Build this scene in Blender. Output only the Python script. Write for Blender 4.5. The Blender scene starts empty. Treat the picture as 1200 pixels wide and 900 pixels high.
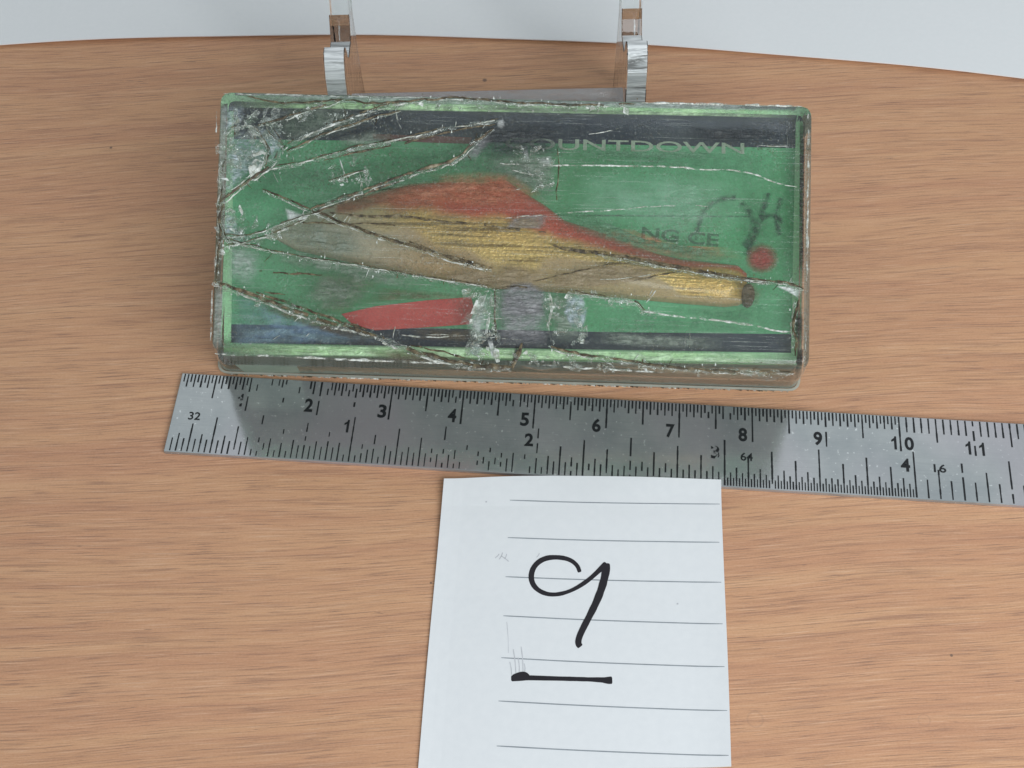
import bpy, bmesh, math, random
from mathutils import Vector, Matrix, noise

random.seed(7)
CM = 0.01
S = bpy.context.scene
COL = S.collection

# ------------------------------------------------------------------ camera
PITCH, FPX, ROLL, DIST = 1.01095, 1646.04, -0.0217495, 19.6693
cp, sp = math.cos(PITCH), math.sin(PITCH)
cr, sr = math.cos(ROLL), math.sin(ROLL)
R0 = Matrix(((cr, -sr, 0), (sr, cr, 0), (0, 0, 1))) @ Matrix(((1, 0, 0), (0, -sp, -cp), (0, cp, -sp)))
RIGHT, DOWN, FWD = Vector(R0[0]), Vector(R0[1]), Vector(R0[2])
EYE = FWD * -DIST                                  # centimetres; the origin is on the table
cam_d = bpy.data.cameras.new('camera')
cam = bpy.data.objects.new('camera', cam_d)
COL.objects.link(cam)
M = Matrix((RIGHT, -DOWN, -FWD)).transposed().to_4x4()
M.translation = EYE * CM
cam.matrix_world = M
cam_d.sensor_width = 36
cam_d.lens = FPX / 1200 * 36
cam_d.clip_start = 0.005
cam_d.clip_end = 20
S.camera = cam

# ------------------------------------------------------------------ room light
w = bpy.data.worlds.new('World')
S.world = w
w.use_nodes = True
w.node_tree.nodes['Background'].inputs[0].default_value = (0.89, 0.965, 1.0, 1)
w.node_tree.nodes['Background'].inputs[1].default_value = 0.31


def area(name, loc, target, sx, sy, power, color):
    l = bpy.data.lights.new(name, 'AREA')
    l.shape = 'RECTANGLE'
    l.size, l.size_y = sx, sy
    l.energy = power
    l.color = color
    o = bpy.data.objects.new(name, l)
    COL.objects.link(o)
    o.location = loc
    o.rotation_euler = (Vector(target) - Vector(loc)).to_track_quat('-Z', 'Y').to_euler()
    return o


area('key_light', (0.17, -0.27, 0.25), (0.02, -0.03, 0), 0.30, 0.24, 1.24, (0.93, 0.97, 1.0))  # unseen key light, set low at the front right for the falloff
area('reflection_panel', (0.0, 0.78, 1.25), (0, 0, 0), 1.30, 0.70, 1.30, (0.88, 0.96, 1.0))  # unseen panel, added so the ruler's ends have something bright to reflect

S.view_settings.view_transform = 'Standard'
S.view_settings.look = 'None'
S.view_settings.gamma = 1
S.view_settings.use_curve_mapping = False
S.view_settings.exposure = 0.13
S.render.engine = 'CYCLES'
S.cycles.use_denoising = True
S.cycles.max_bounces = 24
S.cycles.glossy_bounces = 16
S.cycles.transparent_max_bounces = 32
S.cycles.transmission_bounces = 24
S.cycles.blur_glossy = 0.3


# ------------------------------------------------------------------ helpers
def ray_to(x, y, origin, normal):
    """where the sight line of a point measured in the photograph meets a real plane (cm)"""
    d = RIGHT * ((x - 600) / FPX) + DOWN * ((y - 450) / FPX) + FWD
    t = (origin - EYE).dot(normal) / d.dot(normal)
    return EYE + d * t


def ground(x, y, z=0.0):
    return ray_to(x, y, Vector((0, 0, z)), Vector((0, 0, 1)))


class NT:
    """small node-tree writer"""
    def __init__(s, name):
        s.m = bpy.data.materials.new(name)
        s.m.use_nodes = True
        s.t = s.m.node_tree
        s.t.nodes.clear()
        s.out = s.t.nodes.new('ShaderNodeOutputMaterial')

    def n(s, kind, ins=None, **props):
        nd = s.t.nodes.new('ShaderNode' + kind)
        for k, v in props.items():
            setattr(nd, k, v)
        for k, v in (ins or {}).items():
            s.set(nd.inputs[k], v)
        return nd

    def set(s, sock, v):
        if isinstance(v, bpy.types.NodeSocket):
            s.t.links.new(v, sock)
        elif isinstance(v, bpy.types.Node):
            s.t.links.new(v.outputs[0], sock)
        else:
            if hasattr(sock.default_value, '__len__') and len(sock.default_value) == 4 and len(v) == 3:
                v = (*v, 1)
            sock.default_value = v

    def coords(s, scale=(1, 1, 1), rot=(0, 0, 0), loc=(0, 0, 0)):
        tc = s.n('TexCoord')
        return s.n('Mapping', {'Vector': tc.outputs['Object'], 'Scale': [q / CM for q in scale], 'Rotation': rot, 'Location': loc}).outputs[0]

    def noise(s, vec, scale=1, detail=4, rough=0.55, dist=0.0):
        return s.n('TexNoise', {'Vector': vec, 'Scale': scale, 'Detail': detail, 'Roughness': rough, 'Distortion': dist}).outputs[0]

    def ramp(s, fac, stops, interp='LINEAR'):
        r = s.n('ValToRGB', {'Fac': fac})
        r.color_ramp.interpolation = interp
        el = r.color_ramp.elements
        while len(el) < len(stops):
            el.new(0.5)
        for e, (p, c) in zip(el, stops):
            e.position = p
            e.color = (c, c, c, 1) if not hasattr(c, '__len__') else (*c, 1)
        return r.outputs[0]

    def math(s, op, a, b=0.0, c=None, clamp=False):
        nd = s.n('Math', {0: a, 1: b}, operation=op, use_clamp=clamp)
        if c is not None:
            s.set(nd.inputs[2], c)
        return nd.outputs[0]

    def mix(s, fac, a, b, blend='MIX'):
        nd = s.n('Mix', data_type='RGBA', blend_type=blend)
        s.set(nd.inputs[0], fac)
        s.set(nd.inputs[6], a)
        s.set(nd.inputs[7], b)
        return nd.outputs[2]

    def bump(s, height, strength=0.3, dist=0.0001):
        return s.n('Bump', {'Height': height, 'Strength': strength, 'Distance': dist}).outputs[0]

    def bsdf(s, **k):
        return s.n('BsdfPrincipled', {a.replace('_', ' '): v for a, v in k.items()})

    def mixs(s, fac, a, b):
        return s.n('MixShader', {0: fac, 1: a, 2: b}).outputs[0]

    def done(s, shader):
        s.t.links.new(shader if isinstance(shader, bpy.types.NodeSocket) else shader.outputs[0], s.out.inputs[0])
        return s.m


def plain(name, col, rough=0.5, metal=0.0):
    t = NT(name)
    v = t.noise(t.coords((6, 6, 6)), 1, 3)
    c = t.mix(t.ramp(v, [(0.3, 0.0), (0.7, 1.0)]), [q * 0.88 for q in col], [min(1, q * 1.1) for q in col])
    return t.done(t.bsdf(Base_Color=c, Roughness=rough, Metallic=metal))


def link(name, me, mat, parent=None, smooth=False):
    o = bpy.data.objects.new(name, me)
    COL.objects.link(o)
    for m_ in (mat if isinstance(mat, (list, tuple)) else [mat]):
        me.materials.append(m_)
    if smooth:
        for p in me.polygons:
            p.use_smooth = True
    if parent:
        o.parent = parent
    return o


def mesh(name, vs, fs, mat, parent=None, smooth=False, mi=None):
    me = bpy.data.meshes.new(name)
    me.from_pydata([tuple(c * CM for c in v) for v in vs], [], fs)
    if mi:
        for p, i in zip(me.polygons, mi):
            p.material_index = i
    me.update()
    return link(name, me, mat, parent, smooth)


def tag(o, label, cat, group=None):
    o['label'] = label
    o['category'] = cat
    if group:
        o['group'] = group
    return o


def thing(name, label, cat, origin, u, v, n):
    o = bpy.data.objects.new(name, None)
    COL.objects.link(o)
    m = Matrix((u, v, n)).transposed().to_4x4()
    m.translation = origin * CM
    o.matrix_world = m
    o.empty_display_size = 0.01
    return tag(o, label, cat)


def box_vs(x0, x1, y0, y1, z0, z1):
    vs = [(x0, y0, z0), (x1, y0, z0), (x1, y1, z0), (x0, y1, z0), (x0, y0, z1), (x1, y0, z1), (x1, y1, z1), (x0, y1, z1)]
    fs = [(3, 2, 1, 0), (4, 5, 6, 7), (0, 1, 5, 4), (1, 2, 6, 5), (2, 3, 7, 6), (3, 0, 4, 7)]
    return vs, fs


def bevel(o, width, seg=2):
    bm = bmesh.new()
    bm.from_mesh(o.data)
    bmesh.ops.bevel(bm, geom=bm.edges[:], offset=width * CM, segments=seg, affect='EDGES', profile=0.5)
    bm.to_mesh(o.data)
    bm.free()


def resample(pts, step):
    out = [Vector(pts[0])]
    for a, b in zip(pts, pts[1:]):
        a, b = Vector(a), Vector(b)
        k = max(1, int((b - a).length / step))
        for i in range(1, k + 1):
            out.append(a.lerp(b, i / k))
    return out


def smooth_path(pts, step, loops=2):
    """corner-cutting then even resampling"""
    p = [Vector(q) for q in pts]
    for _ in range(loops):
        q = [p[0]]
        for a, b in zip(p, p[1:]):
            q += [a.lerp(b, 0.25), a.lerp(b, 0.75)]
        q.append(p[-1])
        p = q
    return resample(p, step)


def text_mesh(body, height, bold=0.0, width=None, shear=0.0):
    c = bpy.data.curves.new('lettering', 'FONT')
    c.body = body
    c.size = 1
    c.offset = bold
    c.shear = shear
    c.resolution_u = 4
    c.align_x = 'CENTER'
    o = bpy.data.objects.new('lettering', c)
    COL.objects.link(o)
    bpy.context.view_layer.update()
    me = bpy.data.meshes.new_from_object(o.evaluated_get(bpy.context.evaluated_depsgraph_get()))
    bpy.data.objects.remove(o)
    xs = [v.co.x for v in me.vertices]
    ys = [v.co.y for v in me.vertices]
    k = height / (max(ys) - min(ys))
    kx = width / (max(xs) - min(xs)) if width else k
    cx, cy = (max(xs) + min(xs)) / 2, (max(ys) + min(ys)) / 2
    vs = [((v.co.x - cx) * kx, (v.co.y - cy) * k) for v in me.vertices]
    fs = [tuple(p.vertices) for p in me.polygons]
    bpy.data.meshes.remove(me)
    return vs, fs


# ------------------------------------------------------------------ materials
def wood_material():
    t = NT('beech_laminate')
    rot = (0, 0, math.radians(-2.2))
    warp = t.noise(t.coords((0.10, 0.16, 1), rot), 1, 2)
    tc = t.coords((1, 1, 1), rot)
    sep = t.n('SeparateXYZ', {0: tc})
    y2 = t.math('ADD', sep.outputs[1], t.math('MULTIPLY', warp, 0.75))
    vec = t.n('CombineXYZ', {0: sep.outputs[0], 1: y2, 2: 0.0}).outputs[0]

    def st(sx, sy, detail=4, rough=0.6, off=0.0):
        m_ = t.n('Mapping', {'Vector': vec, 'Scale': (sx, sy, 1), 'Location': (off, off * 1.7, 0)}).outputs[0]
        return t.noise(m_, 1, detail, rough)
    broad = st(0.05, 0.85, 3)
    mid = st(0.10, 4.2, 4, off=3)
    fine = st(0.50, 20, 4, 0.68, off=9)
    hair = st(1.35, 54, 3, 0.65, off=4)
    base = t.ramp(broad, [(0.30, (0.490, 0.226, 0.112)), (0.45, (0.565, 0.292, 0.142)), (0.58, (0.52, 0.249, 0.124)), (0.72, (0.61, 0.330, 0.163))])
    c = t.mix(t.ramp(mid, [(0.34, 0.45), (0.5, 0.0)]), base, (0.43, 0.190, 0.098))
    c = t.mix(t.ramp(mid, [(0.55, 0.0), (0.72, 0.40)]), c, (0.66, 0.385, 0.205))
    c = t.mix(t.ramp(fine, [(0.33, 0.66), (0.49, 0.0)]), c, (0.285, 0.128, 0.070))
    c = t.mix(t.ramp(hair, [(0.33, 0.82), (0.455, 0.0)]), c, (0.225, 0.105, 0.062))
    c = t.mix(t.ramp(hair, [(0.56, 0.0), (0.72, 0.50)]), c, (0.76, 0.51, 0.33))
    fleck = t.noise(t.coords((1.8, 30, 1), (0, 0, math.radians(-4))), 1, 3, 0.6, 0.8)
    c = t.mix(t.ramp(fleck, [(0.28, 0.55), (0.32, 0.0)]), c, (0.165, 0.080, 0.050))
    for x, y, r in ((130, 173, 0.028), (568, 94, 0.045), (1115, 768, 0.024), (505, 683, 0.02)):
        p = ground(x, y)
        d = t.n('VectorMath', {0: t.n('TexCoord').outputs['Object'], 1: (p.x * CM, p.y * CM, 0.0)}, operation='DISTANCE').outputs['Value']
        c = t.mix(t.ramp(t.math('DIVIDE', d, r * 2 * CM), [(0.25, 0.8), (0.5, 0.0)]), c, (0.05, 0.03, 0.02))
    for x, y, r in ((885, 843, 0.10), (1083, 844, 0.075)):
        p = ground(x, y)
        d = t.n('VectorMath', {0: t.n('TexCoord').outputs['Object'], 1: (p.x * CM, p.y * CM, 0.0)}, operation='DISTANCE').outputs['Value']
        c = t.mix(t.ramp(t.math('DIVIDE', d, r * 2 * CM), [(0.38, 0.0), (0.46, 0.30), (0.5, 0.30), (0.56, 0.0)]), c, (0.30, 0.15, 0.09))
    c = t.mix(1.0, c, (1.22, 1.24, 1.29), 'MULTIPLY')
    grain = t.noise(t.coords((30, 60, 1)), 1, 2)
    c = t.mix(0.17, c, t.mix(grain, (0.2, 0.1, 0.07), (0.95, 0.75, 0.6)))
    h = t.math('ADD', t.math('MULTIPLY', fine, 0.6), t.math('MULTIPLY', hair, 0.7))
    return t.done(t.bsdf(Base_Color=c, Roughness=t.ramp(fine, [(0.3, 0.62), (0.7, 0.46)]), Normal=t.bump(h, 0.5, 0.00012)))


def steel_material():
    t = NT('satin_steel')
    br = t.noise(t.coords((1.2, 60, 1)), 1, 4, 0.7)
    blot = t.noise(t.coords((1.0, 1.0, 1)), 1, 5, 0.65)
    spot = t.noise(t.coords((16, 16, 16)), 1, 2)
    c = t.mix(t.ramp(blot, [(0.35, 0.0), (0.65, 1.0)]), (0.36, 0.385, 0.395), (0.48, 0.50, 0.50))
    c = t.mix(t.ramp(br, [(0.30, 0.35), (0.5, 0.0)]), c, (0.30, 0.32, 0.33))
    c = t.mix(t.ramp(spot, [(0.66, 0.0), (0.74, 0.7)]), c, (0.78, 0.80, 0.80))
    r = t.math('ADD', 0.07, t.math('MULTIPLY', blot, 0.12))
    hue = t.noise(t.coords((0.45, 0.25, 1), (0, 0, 0), (0.4, 0, 0)), 1, 2)
    c = t.mix(t.ramp(hue, [(0.45, 0.0), (0.6, 0.7)]), c, (0.52, 0.485, 0.52))  # purplish tone painted in for a reflection on the blade
    return t.done(t.bsdf(Base_Color=c, Metallic=0.58, Roughness=r, Normal=t.bump(t.math('ADD', br, t.math('MULTIPLY', spot, 0.5)), 0.10, 0.00005)))


def acrylic_material():
    t = NT('clear_acrylic')
    wob = t.noise(t.coords((2.5, 5, 5)), 1, 3)
    return t.done(t.bsdf(Base_Color=(0.97, 0.985, 0.98), Roughness=0.02, IOR=1.49, Transmission_Weight=1.0, Normal=t.bump(wob, 0.06, 0.0004)))


def shell_material(name, haze_lo, haze_hi, tint, haze_col, scratch=1.0, rough=0.12, dirty=False):
    """thin clear plastic: lets light through, mirrors by angle, with scuffs and dust that scatter"""
    t = NT(name)
    big = t.noise(t.coords((0.55, 0.9, 1)), 1, 5, 0.6, 0.5)
    dust = t.noise(t.coords((22, 22, 22)), 1, 3, 0.7)
    haze = t.math('ADD', haze_lo, t.math('MULTIPLY', t.ramp(big, [(0.32, 0.0), (0.72, 1.0)]), haze_hi - haze_lo))
    sc = 0.0
    for k, a in enumerate((18, -34, 63, 82, -71)):
        nz = t.noise(t.coords((0.9, 48, 1), (0, 0, math.radians(a)), (k * 3.1, k * 1.3, 0)), 1, 2, 0.5)
        gate = t.noise(t.coords((0.8, 0.8, 1), (0, 0, 0), (k * 5.3, 2, 0)), 1, 2)
        line = t.math('MULTIPLY', t.ramp(nz, [(0.665, 0.0), (0.70, 1.0)]), t.ramp(gate, [(0.46, 0.0), (0.6, 1.0)]))
        sc = t.math('ADD', sc, line)
    haze = t.math('ADD', haze, t.math('MULTIPLY', t.ramp(dust, [(0.55, 0.0), (0.75, 1.0)]), 0.16))
    haze = t.math('ADD', haze, t.math('MULTIPLY', sc, 0.28 * scratch), clamp=True)
    nrm = t.bump(t.math('ADD', big, t.math('MULTIPLY', sc, 0.15)), 0.35, 0.0006)
    clear = t.n('BsdfTransparent', {'Color': tint})
    gl = t.n('BsdfGlossy', {'Color': (1, 1, 1, 1), 'Roughness': rough, 'Normal': nrm})
    fr = t.n('Fresnel', {'IOR': 1.5, 'Normal': nrm})
    body = t.mixs(fr, clear, gl)
    dif = t.n('BsdfDiffuse', {'Color': haze_col, 'Normal': nrm})
    trl = t.n('BsdfTranslucent', {'Color': haze_col})
    sh = t.mixs(haze, body, t.mixs(0.35, dif, trl))
    if dirty:
        # fine specks of dirt, thick in some places and nearly absent in others
        spk = t.noise(t.coords((30, 34, 20), (0, 0, 0.4), (2, 7, 1)), 1, 4, 0.7)
        gate = t.noise(t.coords((0.75, 1.0, 1), (0, 0, 0), (6, 1, 0)), 1, 4, 0.6)
        dk = t.math('MULTIPLY', t.ramp(spk, [(0.52, 0.0), (0.64, 1.0)]), t.ramp(gate, [(0.42, 0.03), (0.64, 0.60)]))
        dc = t.mix(t.noise(t.coords((4, 4, 4)), 1, 2), (0.05, 0.055, 0.04), (0.16, 0.14, 0.09))
        sh = t.mixs(dk, sh, t.n('BsdfDiffuse', {'Color': dc}))
        brt = t.noise(t.coords((44, 30, 20), (0, 0, -0.3), (1, 3, 5)), 1, 3, 0.7)
        bk = t.math('MULTIPLY', t.ramp(brt, [(0.60, 0.0), (0.68, 1.0)]), t.ramp(gate, [(0.40, 0.05), (0.62, 0.45)]))
        sh = t.mixs(bk, sh, t.bsdf(Base_Color=(0.60, 0.64, 0.60, 1), Roughness=0.25))
    return t.done(sh)


def print_material(name, a, b, sc=3.0, rough=0.45):
    t = NT(name)
    v = t.noise(t.coords((sc, sc, sc)), 1, 5, 0.6)
    g = t.noise(t.coords((40, 40, 40)), 1, 2)
    c = t.mix(t.ramp(v, [(0.3, 0.0), (0.7, 1.0)]), a, b)
    c = t.mix(t.ramp(g, [(0.4, 0.25), (0.65, 0.0)]), c, [q * 0.5 for q in a])
    return t.done(t.bsdf(Base_Color=c, Roughness=rough))


def grime_material():
    t = NT('dirt_filled_crack')
    v = t.noise(t.coords((9, 9, 9)), 1, 4, 0.7)
    c = t.ramp(v, [(0.30, (0.022, 0.018, 0.012)), (0.46, (0.075, 0.058, 0.034)), (0.58, (0.19, 0.15, 0.085)), (0.75, (0.42, 0.38, 0.27))])
    gap = t.noise(t.coords((7, 7, 7), (0, 0, 0), (4, 1, 0)), 1, 3, 0.6)
    s = t.bsdf(Base_Color=c, Roughness=0.5, Normal=t.bump(v, 0.8, 0.0004))
    return t.done(t.mixs(t.ramp(gap, [(0.36, 0.75), (0.46, 0.0)]), s, t.n('BsdfTransparent')))


def white_edge_material():
    t = NT('white_crack_glint_and_crust')
    v = t.noise(t.coords((12, 12, 12)), 1, 3, 0.65)
    c = t.ramp(v, [(0.35, (0.36, 0.38, 0.31)), (0.6, (0.78, 0.82, 0.78))])  # white put into the colour for specular glints on crack edges
    gap = t.noise(t.coords((8, 8, 8), (0, 0, 0), (9, 3, 0)), 1, 3, 0.6)
    s = t.bsdf(Base_Color=c, Roughness=0.14, Normal=t.bump(v, 0.9, 0.0004))
    return t.done(t.mixs(t.ramp(gap, [(0.42, 0.95), (0.56, 0.0)]), s, t.n('BsdfTransparent')))


def patch_material(name, a, b, lo, hi, sc=8.0, rough=0.3):
    """scuffs, stress-whitening, print and painted light, thinning out to its rim (rim weight in the 'fade' attribute)"""
    t = NT(name)
    v = t.noise(t.coords((sc, sc, sc)), 1, 4, 0.7)
    wv = t.noise(t.coords((sc * 0.5, sc * 2.2, sc), (0, 0, 1.1), (3, 3, 3)), 1, 3, 0.7, 1.2)
    at = t.n('Attribute', attribute_name='fade').outputs['Fac']
    c = t.mix(t.ramp(wv, [(0.35, 0.0), (0.62, 1.0)]), a, b)
    al = t.math('MULTIPLY', at, t.math('ADD', lo, t.math('MULTIPLY', t.ramp(v, [(0.38, 0.0), (0.62, 1.0)]), hi - lo)), clamp=True)
    s = t.bsdf(Base_Color=c, Roughness=rough, Normal=t.bump(wv, 1.0, 0.0006))
    return t.done(t.mixs(al, t.n('BsdfTransparent'), s))


def lure_material():
    t = NT('lure_foil_and_paint')
    col = t.n('Attribute', attribute_name='paint').outputs['Color']
    foil = t.n('Attribute', attribute_name='foil').outputs['Fac']
    lines = t.noise(t.coords((0.8, 26, 1), (0, 0, math.radians(-6))), 1, 3, 0.6)
    cells = t.noise(t.coords((18, 26, 1)), 1, 3, 0.7)
    k = t.math('MULTIPLY', foil, t.ramp(lines, [(0.38, 1.0), (0.50, 0.0)]))
    c = t.mix(t.math('MULTIPLY', k, 0.75), col, (0.14, 0.085, 0.02))
    c = t.mix(t.math('MULTIPLY', foil, t.ramp(cells, [(0.56, 0.0), (0.68, 0.8)])), c, (0.80, 0.62, 0.22))
    sp_ = t.noise(t.coords((14, 14, 14)), 1, 4, 0.7)
    c = t.mix(t.ramp(sp_, [(0.32, 0.35), (0.48, 0.0)]), c, (0.10, 0.07, 0.04))
    return t.done(t.bsdf(Base_Color=c, Roughness=0.32, Coat_Weight=0.5, Coat_Roughness=0.1, Metallic=t.math('MULTIPLY', foil, 0.45), Normal=t.bump(t.math('ADD', lines, cells), 0.5, 0.0003)))


M_WOOD = wood_material()
M_STEEL = steel_material()
M_ACRYL = acrylic_material()
M_CUT = NT('polished_cut_acrylic_edge')
ce = M_CUT.noise(M_CUT.coords((0.6, 4.5, 6.5), (0, 0, 0), (0, 2, 1)), 1, 4, 0.65, 0.8)
M_CUT = M_CUT.done(M_CUT.bsdf(Base_Color=M_CUT.ramp(ce, [(0.36, (0.26, 0.26, 0.26)), (0.44, (0.66, 0.68, 0.69)), (0.50, (0.95, 0.97, 0.98)), (0.56, (0.55, 0.57, 0.58)), (0.64, (0.95, 0.97, 0.98))]), Roughness=0.15, Normal=M_CUT.bump(ce, 0.8, 0.0006)))  # white streaks in the colour stand in for reflections on the cut edge
M_LID = shell_material('scuffed_clear_lid', 0.04, 0.15, (0.97, 0.99, 0.975), (0.56, 0.61, 0.56), 1.0, 0.12, True)
M_BASE = shell_material('clear_base_tray', 0.16, 0.30, (0.92, 0.96, 0.93), (0.46, 0.54, 0.46), 0.4)
M_WALL = shell_material('clear_inner_wall', 0.03, 0.09, (0.96, 0.985, 0.965), (0.5, 0.56, 0.5), 0.3)
M_LIP = shell_material('worn_tray_lip', 0.55, 0.85, (0.9, 0.95, 0.9), (0.62, 0.64, 0.56), 0.4)
def glassy_material():
    t = NT('glassy_fracture_face')
    v = t.noise(t.coords((10, 16, 12), (0, 0, 0.6)), 1, 4, 0.65, 1.0)
    g = t.noise(t.coords((5, 5, 5), (0, 0, 0), (3, 8, 0)), 1, 3, 0.6)
    nrm = t.bump(v, 1.0, 0.0012)
    gl = t.n('BsdfGlossy', {'Color': (0.95, 1, 0.97, 1), 'Roughness': 0.06, 'Normal': nrm})
    tr = t.n('BsdfTransparent', {'Color': (0.93, 0.97, 0.93, 1)})
    df = t.n('BsdfDiffuse', {'Color': (0.66, 0.72, 0.66, 1), 'Normal': nrm})
    a = t.mixs(t.ramp(v, [(0.45, 0.05), (0.66, 0.70)]), tr, gl)
    return t.done(t.mixs(t.ramp(g, [(0.42, 0.03), (0.68, 0.24)]), a, df))


M_GLASSY = glassy_material()
M_GRIME = grime_material()
M_WHITE = white_edge_material()
M_INK = plain('black_marker_ink', (0.012, 0.009, 0.014), 0.4)
M_ENGR = plain('black_engraving', (0.010, 0.012, 0.014), 0.6)

# ------------------------------------------------------------------ table and backdrop sheet
vs, fs = box_vs(-32, 32, -26, 24, -2.2, 0)
table = mesh('table_top', vs, fs, M_WOOD)
table['kind'] = 'structure'

M_PAPER = NT('white_backdrop_paper')
pv = M_PAPER.noise(M_PAPER.coords((14, 14, 14)), 1, 3)
M_PAPER = M_PAPER.done(M_PAPER.bsdf(Base_Color=M_PAPER.mix(pv, (0.84, 0.86, 0.87), (0.89, 0.90, 0.91)), Roughness=0.75, Normal=M_PAPER.bump(pv, 0.15, 0.0001)))


def paper_edge(x):
    pts = [(-22, 6.55), (-8.37, 6.85), (-2.7, 6.74), (2.2, 6.30), (8.34, 5.50), (22, 3.0)]
    for (xa, ya), (xb, yb) in zip(pts, pts[1:]):
        if x <= xb:
            break
    # smooth through the measured points with a low-order curve
    return 6.69 - 0.0795 * x - 0.0075 * x * x + 0.00006 * x ** 3 if -10 < x < 10 else ya + (yb - ya) * (x - xa) / (xb - xa)


vs, fs = [], []
NX, NY = 60, 16
for layer in (0, 1):
    for j in range(NY + 1):
        for i in range(NX + 1):
            x = -16 + 32 * i / NX
            s = 16 * (j / NY) ** 1.3
            rise = 0.006 * s * s
            run = s * (1 - 0.012 * s)
            vs.append((x, paper_edge(max(-9.9, min(9.9, x))) - (max(0, abs(x) - 9.9) * (0.1 if x > 0 else 0.02)) + run, 0.055 + rise + 0.012 - 0.018 * layer + 0.02 * math.sin(x * 0.7) ** 2))
K = (NX + 1) * (NY + 1)
for j in range(NY):
    for i in range(NX):
        a = j * (NX + 1) + i
        fs.append((a, a + 1, a + NX + 2, a + NX + 1))
        fs.append((K + a, K + a + NX + 1, K + a + NX + 2, K + a + 1))
for i in range(NX):
    fs.append((i + 1, i, K + i, K + i + 1))
paper = mesh('paper_sheet', vs, fs, M_PAPER, smooth=False)
tag(paper, 'large plain white paper sheet curving up behind the clear stand', 'paper')

# ------------------------------------------------------------------ steel ruler
A = 0.0964082
ru, rv = Vector((math.cos(A), -math.sin(A), 0)), Vector((math.sin(A), math.cos(A), 0))
RW, RT = 1.27, 0.07
RK = (EYE.z - RT) / EYE.z                                 # its printed face lies RT above the table
r_o = EYE + (Vector((-4.65044, 0.30240, 0)) - rv * RW - EYE) * RK - Vector((0, 0, RT))            # front left corner
ruler = thing('steel_ruler', 'scuffed steel ruler with black engraved scales, lying in front of the plastic case', 'ruler', r_o, ru, rv, Vector((0, 0, 1)))
ruler.scale = (RK, RK, 1)
vs, fs = box_vs(0, 15.4, 0, RW, 0.004, RT)
blade = mesh('blade', vs, fs, M_STEEL, ruler)
bevel(blade, 0.008, 2)


def ruler_local(x, y):
    p = ground(x, y, RT) - r_o
    return p.dot(ru) / RK, p.dot(rv) / RK


def wear_cm(x):
    return 0.62 if 0.98 < x < 1.85 else (0.14 if 1.85 <= x < 2.6 else 0.03)


def wear_in(x):
    return 0.62 if 3.75 < x < 5.2 else (0.22 if 0.9 < x <= 3.75 else (0.08 if 5.2 <= x < 7.3 else 0.02))


def scale_mesh(name, ticks, wear, top):
    vs, fs = [], []
    for x, ln, wd in ticks:
        k = max(1, int(ln / 0.07))
        pw = wear(x)
        for i in range(k):
            a, b = ln * i / k, ln * (i + 1) / k + 0.001
            p = pw * (1.15 if i < k * 0.7 else 0.55)
            if random.random() < p * 0.75:
                continue
            ww = wd * random.uniform(0.75, 1.1) * (0.8 if pw > 0.2 else 1)
            ya, yb = (RW - 0.012 - b, RW - 0.012 - a) if top else (0.022 + a, 0.022 + b)
            n = len(vs)
            z = RT + 0.003
            vs += [(x - ww / 2, ya, z), (x + ww / 2, ya, z), (x + ww / 2, yb, z), (x - ww / 2, yb, z)]
            fs.append((n, n + 1, n + 2, n + 3))
    o = mesh(name, vs, fs, M_ENGR, ruler)
    return o


t_cm = []
for h in range(1, 301):
    x = h * 0.05
    if h % 20 == 0:
        t_cm.append((x, 0.54, 0.025))
    elif h % 10 == 0:
        t_cm.append((x, 0.37, 0.024))
    elif h % 2 == 0:
        t_cm.append((x, 0.205 if x < 10 else 0.235, 0.024))
    elif x < 10:
        t_cm.append((x, 0.125, 0.023))
scale_mesh('centimetre_scale', t_cm, wear_cm, True)
t_in = []
for q in range(1, 385):
    x = q / 64 * 2.54
    inch = q / 64
    if q % 64 == 0:
        t_in.append((x, 0.70, 0.025))
    elif q % 32 == 0:
        t_in.append((x, 0.64, 0.024))
    elif q % 16 == 0:
        t_in.append((x, 0.56, 0.024))
    elif q % 8 == 0:
        t_in.append((x, 0.44, 0.023))
    elif q % 4 == 0:
        t_in.append((x, 0.28, 0.022))
    elif q % 2 == 0 and inch < 4:
        t_in.append((x, 0.20, 0.021))
    elif 3 < inch < 4:
        t_in.append((x, 0.12, 0.020))
scale_mesh('inch_scale', t_in, wear_in, False)


def numeral(txt, px_, py_, h, w_=None, bold=0.032, mat=None):
    x, y = ruler_local(px_, py_)
    if txt == '1':
        tv = [(q * h * 0.62, r * h) for q, r in ((-0.02, -0.5), (0.24, -0.5), (0.24, 0.5), (0.06, 0.5), (-0.02, 0.36), (-0.30, 0.22), (-0.30, 0.07), (-0.02, 0.17))]
        tf = [(0, 1, 2, 3, 4, 7), (4, 5, 6, 7)]
    else:
        tv, tf = text_mesh(txt, h, bold, w_)
    return mesh('numeral', [(x + a, y + b, RT + 0.004) for a, b in tv], tf, mat or M_ENGR, ruler)


def worn_engraving():
    t = NT('worn_engraving')
    v = t.noise(t.coords((16, 16, 16)), 1, 3)
    s = t.bsdf(Base_Color=(0.012, 0.014, 0.016), Roughness=0.6)
    return t.done(t.mixs(t.ramp(v, [(0.46, 0.0), (0.54, 1.0)]), s, t.n('BsdfTransparent')))


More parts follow.
